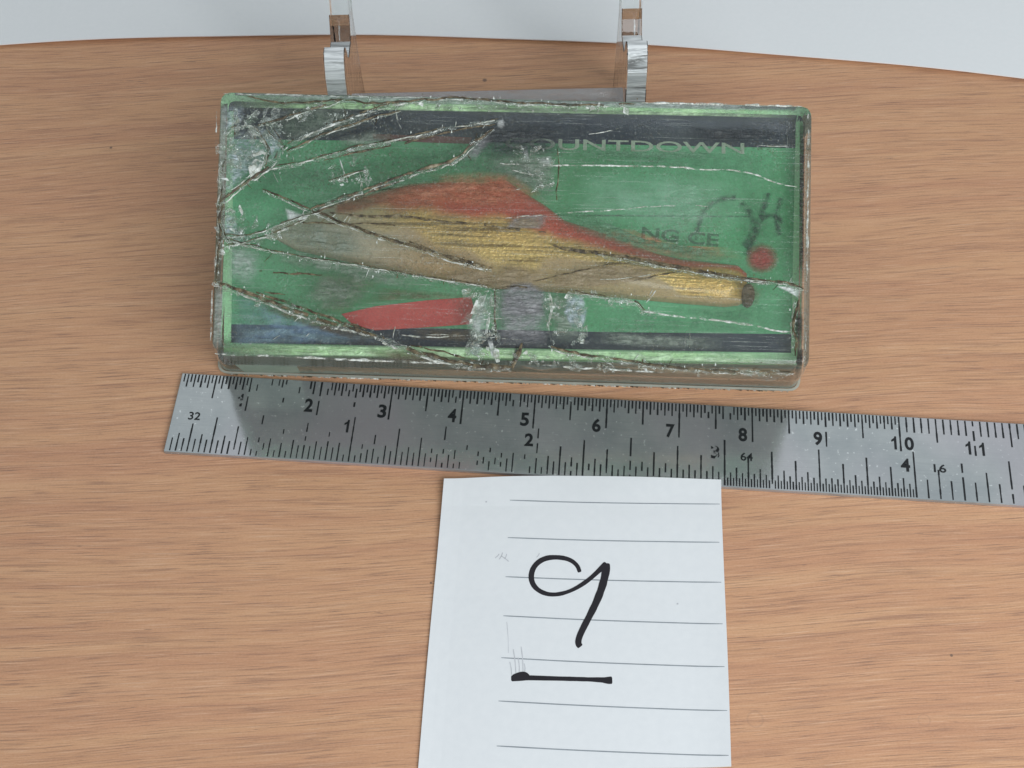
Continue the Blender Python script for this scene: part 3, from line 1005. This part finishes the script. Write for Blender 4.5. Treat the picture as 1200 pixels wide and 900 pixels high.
scuffs = [  # the bluish entries paint in a reflection, not a scuff
    (M_BLUEV, [(268, 342), (300, 350), (345, 366), (400, 384), (450, 402), (268, 404)]),
    (M_REDF, [(680, 262), (740, 268), (800, 288), (860, 290), (874, 304), (820, 308), (760, 298), (700, 282)]),
    (M_REDF, [(500, 204), (560, 200), (600, 202), (640, 228), (600, 236), (520, 226)]),
    (M_PALEV, [(664, 200), (780, 200), (860, 212), (880, 260), (820, 290), (740, 270), (664, 244)]),
    (M_DIMF, [(660, 176), (800, 178), (924, 182), (926, 216), (860, 202), (740, 196), (662, 194)]),
    (M_DIMF, [(870, 210), (928, 216), (926, 330), (880, 322), (862, 280)]),
    (M_DIMF, [(760, 358), (870, 364), (926, 350), (924, 386), (830, 376)]),
    (M_DIMF, [(310, 206), (380, 194), (440, 182), (500, 174), (540, 176), (480, 200), (400, 226), (350, 236)]),
    (M_DIMF, [(340, 128), (400, 126), (380, 150), (330, 164), (318, 150)]),
    (M_BLUEV, [(268, 378), (340, 378), (400, 390), (420, 404), (268, 404)]),
    (M_GRFILM, [(648, 232), (700, 256), (760, 282), (840, 294), (874, 300), (874, 310), (820, 308), (740, 292), (680, 274), (640, 250)]),
    (M_GRFILM, [(330, 244), (400, 222), (470, 204), (530, 202), (530, 212), (470, 220), (400, 240), (340, 260)]),
    (M_GREYGREEN, [(308, 286), (360, 296), (440, 312), (520, 326), (500, 344), (420, 330), (340, 312), (310, 304)]),
    (M_GREYGREEN, [(372, 322), (430, 322), (440, 344), (410, 362), (376, 364), (356, 348)]),
    (M_DIMF, [(690, 350), (760, 366), (860, 378), (926, 388), (926, 392), (700, 388)]),
    (M_DIMF, [(440, 176), (540, 160), (600, 176), (640, 210), (600, 214), (540, 200), (470, 208)]),
    (M_DIMF, [(276, 166), (330, 196), (400, 184), (380, 226), (310, 236), (272, 250)]),
    (M_GREYGREEN, [(560, 180), (612, 176), (648, 196), (654, 232), (640, 240), (610, 214), (570, 200)]),
    (M_GREYGREEN, [(690, 386), (760, 392), (850, 396), (850, 410), (760, 408), (690, 402)]),
    (M_BRWN, [(480, 384), (560, 386), (560, 402), (480, 398)]),
    (M_GREYGREEN, [(330, 126), (400, 124), (440, 140), (400, 160), (340, 170), (310, 150)]),
    (M_SOOT, [(552, 146), (612, 142), (664, 146), (672, 166), (664, 184), (620, 184), (580, 190), (556, 182)]),
    (M_GRFILM, [(664, 174), (760, 175), (872, 178), (872, 188), (760, 186), (664, 184)]),
    (M_SOOT, [(800, 148), (900, 150), (928, 160), (880, 168), (810, 164)]),
    (M_BRWN, [(862, 332), (884, 326), (894, 340), (890, 358), (874, 362), (864, 350)]),
    (M_REDF, [(420, 230), (470, 216), (530, 208), (600, 204), (650, 240), (600, 250), (500, 240), (440, 240)]),
    (M_BRWN, [(440, 336), (500, 340), (560, 346), (545, 352), (470, 352), (420, 356)]),
    (M_FLAKE, [(262, 124), (287, 124), (286, 142), (276, 152), (262, 158)]),
    (M_FLAKE, [(263, 160), (285, 150), (304, 156), (316, 172), (321, 186), (308, 200), (286, 208), (262, 236)]),
    (M_FLAKE, [(300, 146), (330, 150), (332, 178), (322, 196), (306, 172)]),
    (M_VEIL, [(266, 284), (300, 290), (308, 300), (306, 320), (299, 336), (280, 334), (265, 328)]),
    (M_GREY, [(580, 336), (640, 336), (648, 352), (645, 385), (642, 408), (582, 406), (578, 370)]),
    (M_GREYGREEN, [(640, 340), (688, 346), (690, 382), (684, 404), (644, 404)]),
    (M_CHIP, [(333, 243), (345, 247), (360, 252), (352, 258), (337, 262)]),
    (M_TANV, [(600, 253), (640, 250), (642, 262), (636, 270), (594, 268)]),
    (M_TANV, [(566, 330), (590, 308), (620, 304), (642, 322), (642, 340), (576, 340)]),
    (M_BRWN, [(372, 320), (420, 318), (450, 330), (420, 356), (400, 372), (372, 366), (362, 345)]),
    (M_GREY, [(536, 190), (553, 166), (580, 148), (588, 156), (570, 176), (556, 190)]),
    (M_BRWN, [(380, 236), (440, 218), (500, 204), (490, 226), (430, 246), (380, 252)]),
    (M_GREYGREEN, [(312, 270), (360, 256), (420, 272), (440, 300), (400, 305), (340, 292)]),
    (M_FLAKE, [(552, 404), (562, 402), (566, 412), (556, 420), (548, 414)]),
    (M_CHIP, [(571, 398), (577, 398), (582, 414), (583, 424), (575, 420)]),
    (M_VEIL, [(543, 372), (555, 352), (570, 342), (578, 344), (572, 388), (560, 408), (550, 398)]),
    (M_GREYGREEN, [(600, 178), (640, 168), (652, 190), (650, 225), (620, 228), (600, 215)]),
    (M_CHIP, [(612, 176), (618, 170), (622, 190), (612, 191)]),
    (M_CHIP, [(626, 184), (646, 182), (650, 196), (634, 198)]),
    (M_GREYGREEN, [(395, 160), (440, 150), (470, 165), (420, 190), (400, 185)]),
    (M_CHIP, [(582, 141), (590, 139), (593, 148), (588, 152), (582, 149)]),
    (M_CHIP, [(905, 334), (934, 336), (941, 342), (936, 350), (926, 344)]),
    (M_DARKG, [(928, 366), (938, 358), (942, 372), (942, 400), (934, 408), (929, 388)]),
    (M_DARKG, [(604, 402), (614, 402), (610, 416), (604, 430), (596, 436), (600, 418)]),
    (M_BRWN, [(420, 412), (480, 404), (545, 420), (545, 432), (480, 430)]),
    (M_BRWN, [(300, 350), (380, 376), (440, 394), (430, 404), (360, 384), (300, 360)]),
    (M_TANV, [(700, 424), (800, 430), (930, 432), (940, 442), (860, 444), (720, 432)]),
    (M_GREYGREEN, [(540, 120), (660, 126), (740, 126), (736, 134), (620, 132), (540, 128)]),
    (M_GREYGREEN, [(280, 112), (400, 116), (400, 124), (300, 124)]),
    (M_FLAKE, [(258, 240), (272, 246), (284, 276), (300, 282), (276, 290), (257, 276)]),
]
for mt, pix in scuffs:
    soft_patch('scuff', pix, mt, HL + random.uniform(0, 0.004), case)  # the bluish ones paint in a reflection


def ridge(vs, fs, mi, path, width, hgt, z0, jit, slot, brk, seed, offs=0.0):
    """ragged raised ridge along a path on the lid, appended to a mesh in the making"""
    prev = None
    for i, p in enumerate(path):
        a, b = path[max(0, i - 1)], path[min(len(path) - 1, i + 1)]
        d = Vector((b.x - a.x, b.y - a.y))
        d = d.normalized() if d.length else Vector((1, 0))
        n_ = Vector((-d.y, d.x))
        w1 = width * (0.55 + 0.9 * abs(noise.noise((p.x * 9, p.y * 9, seed + 0.5)))) * (0.4 + 0.6 * min(1, min(i, len(path) - 1 - i) / 3))
        o_ = offs + jit * noise.noise((p.x * 6, p.y * 6, seed)) + 0.4 * jit * noise.noise((p.x * 22, p.y * 22, seed + 3))
        if brk and noise.noise((p.x * 3.2, p.y * 3.2, seed + 7)) > 0.55 - brk:
            prev = None
            continue
        h = hgt * (0.5 + 0.8 * abs(noise.noise((p.x * 14, p.y * 14, seed + 5))))
        n0 = len(vs)
        for s, z in ((-0.5, 0), (0.08, h), (0.5, 0)):
            vs.append((p.x + n_.x * (o_ + s * w1), p.y + n_.y * (o_ + s * w1), z0 + z))
        if prev is not None:
            fs += [(prev, prev + 1, n0 + 1, n0), (prev + 1, prev + 2, n0 + 2, n0 + 1)]
            mi += [slot, slot]
        prev = n0


def crack(pix, kind, wd=1.0, seed=0):
    p2 = [on_case(x, y, BT) for x, y in pix]
    path = smooth_path([(p.x, p.y, 0) for p in p2], 0.035, 1)
    vs, fs, mi = [], [], []
    z = HL + 0.004
    if kind == 'D':
        ridge(vs, fs, mi, path, 0.090 * wd, 0.030, z, 0.020, 2, 0.06, seed + 4, -0.012 * wd)
        ridge(vs, fs, mi, path, 0.044 * wd, 0.018, z + 0.016, 0.020, 0, 0.08, seed)
        ridge(vs, fs, mi, path, 0.022 * wd, 0.022, z + 0.012, 0.022, 1, 0.26, seed + 1, -0.036 * wd)
    elif kind == 'd':
        ridge(vs, fs, mi, path, 0.030 * wd, 0.014, z, 0.018, 0, 0.12, seed)
    elif kind == 'W':
        ridge(vs, fs, mi, path, 0.078 * wd, 0.034, z, 0.018, 2, 0.06, seed + 4)
        ridge(vs, fs, mi, path, 0.023 * wd, 0.024, z + 0.018, 0.018, 1, 0.10, seed)
        ridge(vs, fs, mi, path, 0.020 * wd, 0.012, z + 0.012, 0.020, 0, 0.24, seed + 1, 0.026 * wd)
    elif kind == 'w':
        ridge(vs, fs, mi, path, 0.022 * wd, 0.018, z, 0.012, 1, 0.06, seed)
    return mesh('crack', vs, fs, [M_GRIME, M_WHITE, M_GLASSY], case, mi=mi)  # the short white ticks and lid-edge ridges made here are painted glints


cracks = [  # the short white ticks paint in glints, not cracks
    ('D', 0.8, [(303, 147), (330, 140), (362, 129), (403, 117)]),
    ('W', 0.8, [(399, 122), (404, 132), (405, 145)]),
    ('W', 1.3, [(331, 178), (348, 165), (378, 152), (405, 142), (437, 131), (455, 125), (478, 122)]),
    ('D', 0.7, [(336, 178), (378, 158), (412, 146), (433, 139), (470, 130)]),
    ('W', 1.1, [(314, 200), (361, 191), (386, 183), (420, 174), (477, 163), (492, 160), (523, 151), (584, 142)]),
    ('d', 1.0, [(380, 188), (420, 178), (480, 167), (530, 153), (580, 146)]),
    ('D', 1.1, [(258, 238), (283, 218), (308, 202), (322, 190), (326, 178)]),
    ('W', 1.0, [(264, 160), (275, 150), (292, 148), (303, 155), (308, 168), (316, 178), (310, 192), (296, 204), (272, 224)]),
    ('W', 0.8, [(300, 155), (312, 168), (314, 185), (306, 198)]),
    ('W', 0.7, [(310, 146), (318, 162), (330, 172), (334, 178)]),
    ('W', 0.7, [(318, 150), (322, 158), (332, 169)]),
    ('D', 0.9, [(308, 223), (331, 231), (348, 239), (364, 247)]),
    ('D', 1.1, [(364, 247), (400, 232), (430, 222), (460, 211), (502, 197), (538, 187), (552, 169), (578, 151)]),
    ('d', 1.2, [(366, 250), (402, 238), (432, 226), (470, 212)]),
    ('D', 1.0, [(366, 247), (420, 268), (453, 280), (493, 291), (540, 307), (577, 316)]),
    ('d', 1.4, [(480, 283), (510, 295), (545, 306), (577, 314)]),
    ('d', 1.3, [(387, 250), (430, 254), (473, 253), (523, 260), (560, 262), (590, 268), (640, 272)]),
    ('d', 2.2, [(646, 287), (671, 293), (700, 296), (745, 304), (795, 314), (840, 321), (871, 328), (900, 331)]),
    ('W', 0.9, [(700, 299), (745, 307), (800, 318), (838, 324), (880, 330), (925, 333), (941, 341)]),
    ('D', 0.8, [(860, 325), (900, 330), (925, 332), (941, 339)]),
    ('w', 1.3, [(586, 192), (600, 193), (657, 194), (720, 194), (780, 195), (834, 200), (855, 199), (888, 205), (900, 211), (915, 217), (934, 219)]),
    ('w', 1.1, [(592, 256), (620, 253), (660, 250), (714, 247), (744, 244)]),
    ('W', 0.9, [(260, 280), (307, 293), (357, 303), (407, 310), (473, 322), (523, 330), (577, 338)]),
    ('d', 0.9, [(577, 339), (600, 336), (629, 338), (660, 342)]),
    ('W', 1.2, [(665, 343), (690, 347), (712, 350), (743, 354), (754, 366)]),
    ('w', 1.5, [(750, 364), (790, 371), (835, 375), (875, 380), (916, 389), (932, 389)]),
    ('w', 0.8, [(700, 357), (740, 363), (780, 370)]),
    ('D', 1.3, [(250, 330), (290, 343), (333, 360), (380, 377), (427, 388), (467, 405), (507, 418), (545, 428), (600, 431)]),
    ('d', 1.6, [(300, 342), (340, 356), (385, 372), (430, 386)]),
    ('D', 0.9, [(642, 405), (671, 414), (709, 419), (740, 424), (790, 431), (826, 434), (880, 436), (930, 437)]),
    ('D', 0.8, [(405, 118), (440, 122), (470, 120), (498, 117), (544, 115), (587, 120), (650, 123), (709, 124), (745, 122)]),
    ('d', 1.0, [(400, 117), (340, 122), (290, 113)]),
    ('W', 0.9, [(260, 277), (285, 279), (307, 273), (337, 261), (367, 252), (376, 249)]),
    ('W', 0.9, [(262, 290), (300, 283), (330, 272), (360, 257)]),
    ('w', 1.7, [(570, 342), (562, 362), (554, 384), (560, 406)]),
    ('w', 2.2, [(576, 342), (574, 372), (568, 398)]),
    ('d', 1.2, [(581, 340), (579, 370), (581, 399)]),
    ('w', 2.0, [(642, 340), (647, 354), (645, 370), (642, 384), (646, 400)]),
    ('d', 2.4, [(611, 402), (608, 412), (604, 422), (600, 434)]),
    ('d', 0.7, [(653, 172), (655, 200), (652, 230), (655, 262)]),
    ('w', 1.3, [(804, 388), (802, 411)]), ('w', 1.3, [(809, 386), (808, 408)]),  # short white ticks from here paint in small glints on the lid
    ('w', 1.2, [(769, 340), (763, 348), (757, 355)]), ('w', 1.0, [(765, 339), (759, 350)]),
    ('w', 1.3, [(463, 383), (461, 396)]), ('w', 1.4, [(430, 130), (434, 142), (442, 150)]), ('w', 1.2, [(463, 128), (466, 142), (470, 152)]),
    ('w', 1.2, [(396, 182), (402, 198), (408, 214)]), ('w', 1.2, [(370, 174), (378, 184), (388, 188)]),
    ('W', 0.9, [(386, 214), (410, 206), (424, 202), (432, 200)]), ('w', 1.2, [(421, 203), (424, 214), (425, 224)]), ('w', 1.1, [(430, 200), (436, 212)]),
    ('w', 1.0, [(320, 202), (326, 214)]), ('w', 0.9, [(326, 202), (330, 212)]),
    ('w', 0.9, [(600, 200), (640, 208)]), ('w', 0.9, [(615, 212), (648, 218)]), ('w', 0.8, [(598, 224), (616, 220)]),
    ('d', 0.9, [(304, 318), (330, 320), (378, 322)]), ('d', 0.9, [(310, 342), (335, 345)]),
    ('w', 0.7, [(868, 170), (895, 171), (922, 172)]), ('w', 0.5, [(921, 142), (922, 172)]),
    ('w', 0.7, [(690, 158), (712, 154), (730, 150)]), ('w', 0.6, [(740, 244), (800, 240), (830, 242)]),
    ('w', 0.6, [(320, 398), (342, 384)]), ('w', 0.5, [(355, 398), (366, 388)]), ('w', 0.6, [(560, 375), (600, 372), (612, 374)]),
    ('w', 0.5, [(500, 392), (570, 394), (612, 399)]),
    ('D', 1.0, [(934, 352), (932, 366), (929, 384), (933, 402), (931, 418)]),
    ('D', 0.9, [(262, 240), (258, 256), (260, 276), (256, 300), (254, 328)]),
    ('W', 1.0, [(262, 186), (256, 205), (260, 224), (254, 244)]),
    ('W', 1.0, [(258, 262), (263, 280), (274, 290)]),
    ('d', 0.8, [(336, 260), (390, 262), (440, 262), (480, 266)]),
    ('d', 0.7, [(625, 330), (660, 322), (700, 312), (740, 308)]),
    ('d', 0.8, [(740, 330), (775, 322), (800, 318)]),
    ('w', 0.6, [(700, 328), (740, 326), (780, 318)]),
    ('d', 0.9, [(480, 404), (520, 412), (560, 424)]), ('w', 1.1, [(540, 394), (500, 396), (470, 392)]),
]
for k, (kind, wd, pix) in enumerate(cracks):
    crack(pix, kind, wd, k * 1.37)

# pale ridges and patches painting in the light caught by the lid's edges
for k, (kind, wd, pix) in enumerate((('w', 1.5, [(252, 415), (330, 418), (420, 422), (545, 427)]), ('w', 1.5, [(636, 428), (700, 432), (785, 437)]),
                                     ('w', 0.8, [(262, 110), (400, 113), (560, 117)]), ('w', 1.4, [(752, 121), (850, 122), (940, 125)]), ('w', 1.2, [(947, 132), (947, 220), (945, 330)]),
                                     ('w', 0.9, [(944, 380), (944, 418)]), ('w', 0.9, [(254, 130), (253, 180)]), ('w', 1.0, [(249, 340), (247, 400)]))):
    crack(pix, kind, wd, 50 + k)['label'] = 'glint along the lid edge, painted as a pale ridge'
for mt, pix in ((M_VEIL, [(262, 109), (560, 116), (750, 120), (944, 124), (944, 131), (750, 127), (560, 123), (264, 117)]),
                (M_DARKG, [(937, 132), (944, 132), (942, 335), (936, 335)]), (M_DARKG, [(934, 408), (942, 408), (941, 430), (932, 428)]),  # dark strips paint in the dark refraction along the right wall
                (M_VEIL, [(259, 118), (266, 118), (263, 240), (255, 240)]), (M_VEIL, [(252, 336), (262, 336), (260, 409), (249, 409)])):
    soft_patch('edge_light_paint', pix, mt, HL, case, 3, 0.0, True)

M_RIMLIGHT = patch_material('painted_rim_light', (0.50, 0.80, 0.40), (0.66, 0.90, 0.58), 0.40, 0.85, 7)  # pale green paints in the refracted light along the lining's rim
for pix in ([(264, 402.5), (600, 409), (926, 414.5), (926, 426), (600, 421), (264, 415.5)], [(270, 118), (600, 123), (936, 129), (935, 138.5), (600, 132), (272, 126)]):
    soft_patch('rim_light_paint', pix, M_RIMLIGHT, HL - 0.003, case, 3, 0.0, True)
for mt, pix in ((M_TANV, [(640, 337), (648, 324), (664, 317), (700, 312), (745, 306), (792, 316), (768, 328), (720, 334), (690, 338)]),
                (M_GREY, [(600, 256), (622, 252), (641, 251), (640, 262), (634, 269), (592, 267)]),
                (M_TANV, [(548, 318), (572, 316), (580, 330), (579, 340), (540, 332), (520, 324)]),
                (M_GREY, [(586, 342), (600, 330), (622, 330), (640, 342), (640, 372), (586, 372)]),
                (M_CHIP, [(553, 384), (561, 350), (571, 343), (566, 364), (560, 402)]),
                (M_FLAKE, [(664, 344), (684, 346), (689, 366), (684, 388), (668, 384), (660, 366)])):
    soft_patch('shard', pix, mt, HL + 0.001, case, 4, 0.05, True)

# glassy facets where the lid is shattered into small pieces
rf = random.Random(21)
vs, fs, mi = [], [], []
for poly_, count, r0, r1 in (([(262, 128), (300, 132), (335, 150), (330, 185), (300, 205), (264, 232)], 150, 0.025, 0.10), ([(285, 118), (400, 118), (404, 140), (330, 165), (300, 150)], 60, 0.02, 0.08),
                             ([(400, 116), (560, 118), (740, 124), (740, 134), (560, 130), (400, 128)], 130, 0.02, 0.06), ([(258, 236), (290, 250), (330, 262), (370, 252), (300, 290), (258, 284)], 90, 0.02, 0.08),
                             ([(548, 342), (580, 340), (584, 424), (548, 420)], 70, 0.03, 0.10), ([(640, 342), (690, 346), (688, 404), (644, 404)], 60, 0.03, 0.08),
                             ([(560, 410), (700, 418), (800, 428), (930, 432), (930, 440), (780, 438), (600, 430)], 120, 0.02, 0.06), ([(598, 172), (655, 176), (652, 225), (604, 222)], 55, 0.02, 0.07),
                             ([(380, 190), (440, 184), (440, 215), (390, 220)], 40, 0.02, 0.06), ([(690, 344), (770, 348), (770, 374), (740, 366), (690, 354)], 40, 0.02, 0.05),
                             ([(250, 330), (300, 344), (440, 386), (440, 398), (300, 356), (252, 340)], 60, 0.02, 0.05), ([(259, 150), (267, 150), (262, 330), (254, 330)], 60, 0.02, 0.06)):
    q2 = [on_case(x, y, BT) for x, y in poly_]
    x0, x1, y0, y1 = min(p.x for p in q2), max(p.x for p in q2), min(p.y for p in q2), max(p.y for p in q2)
    made = 0
    while made < count * 0.62:
        x, y = rf.uniform(x0, x1), rf.uniform(y0, y1)
        inside = False
        for i in range(len(q2)):
            a, b = q2[i - 1], q2[i]
            if (a.y > y) != (b.y > y) and x < (b.x - a.x) * (y - a.y) / (b.y - a.y) + a.x:
                inside = not inside
        if not inside:
            continue
        made += 1
        r = r0 + (r1 * 1.7 - r0) * rf.random() ** 2
        a0, st_ = rf.uniform(0, 6.28), rf.uniform(0.25, 0.7)
        k = rf.choice((3, 4, 5))
        tx, ty = rf.gauss(0, 0.22), rf.gauss(0, 0.22)
        ax = rf.uniform(0, 3.14)
        n0 = len(vs)
        for m_ in range(k):
            t_ = a0 + m_ * 6.283 / k + rf.uniform(-0.3, 0.3)
            ex, ey = r * math.cos(t_), r * st_ * math.sin(t_)
            dx, dy = ex * math.cos(ax) - ey * math.sin(ax), ex * math.sin(ax) + ey * math.cos(ax)
            vs.append((x + dx, y + dy, HL + 0.012 + 0.006 * rf.random() + max(-0.011, tx * dx + ty * dy)))
        fs.append(tuple(range(n0, n0 + k)))
        mi.append(0 if rf.random() < 0.90 else 1)
mesh('shattered_facets', vs, fs, [M_GLASSY, M_WHITE], case, mi=mi)['kind'] = 'stuff'

# short ripple marks standing off the fractures, mostly white for their glints
rh = random.Random(11)
vs, fs, mi = [], [], []
for kind, wd, pix in cracks:
    if kind in 'DW' and len(pix) > 2:
        path = smooth_path([(*on_case(x, y, BT), 0) for x, y in pix], 0.05, 1)
        for i in range(2, len(path) - 2):
            p = path[i]
            if rh.random() < 0.20 and p.y < LQ[2].y - 0.2 and p.x > 0.2:
                d = (path[i + 1] - path[i - 1]).normalized()
                ln = rh.uniform(0.04, 0.15) * (1 if rh.random() < 0.5 else -1)
                bend = rh.uniform(-0.05, 0.05)
                q = [p + Vector((0.25 * d.x * t_ * ln - d.y * t_ * ln + bend * t_ * t_, 0.25 * d.y * t_ * ln + d.x * t_ * ln, 0)) for t_ in (0, 0.33, 0.66, 1)]
                ridge(vs, fs, mi, smooth_path(q, 0.03, 1), 0.015, 0.016, HL + 0.004, 0.004, 1 if rh.random() < 0.75 else 0, 0, i)
mesh('fracture_ripples', vs, fs, [M_GRIME, M_WHITE], case, mi=mi)['kind'] = 'stuff'

# loose splinters and crumbs caught along the cracks
rnd = random.Random(3)
vs, fs, mi = [], [], []
for kind, wd, pix in cracks:
    if kind in 'DW':
        path = smooth_path([(*on_case(x, y, BT), 0) for x, y in pix], 0.06, 1)
        for p in path:
            if rnd.random() < 0.40:
                q = Vector((p.x + rnd.gauss(0, 0.05), p.y + rnd.gauss(0, 0.05)))
                r = rnd.uniform(0.005, 0.014)
                a0 = rnd.uniform(0, 6.28)
                st_ = rnd.uniform(1, 2.6)
                n0 = len(vs)
                for m_ in range(3):
                    a = a0 + m_ * 2.1
                    vs.append((q.x + r * math.cos(a), q.y + r * st_ * math.sin(a), HL + 0.006 + rnd.uniform(0, 0.022)))
                fs.append((n0, n0 + 1, n0 + 2))
                mi.append(1 if rnd.random() < 0.62 else 0)
o = mesh('crack_splinters', vs, fs, [M_GRIME, plain('glassy_splinter', (0.70, 0.75, 0.70), 0.08)], case, mi=mi)
o['kind'] = 'stuff'
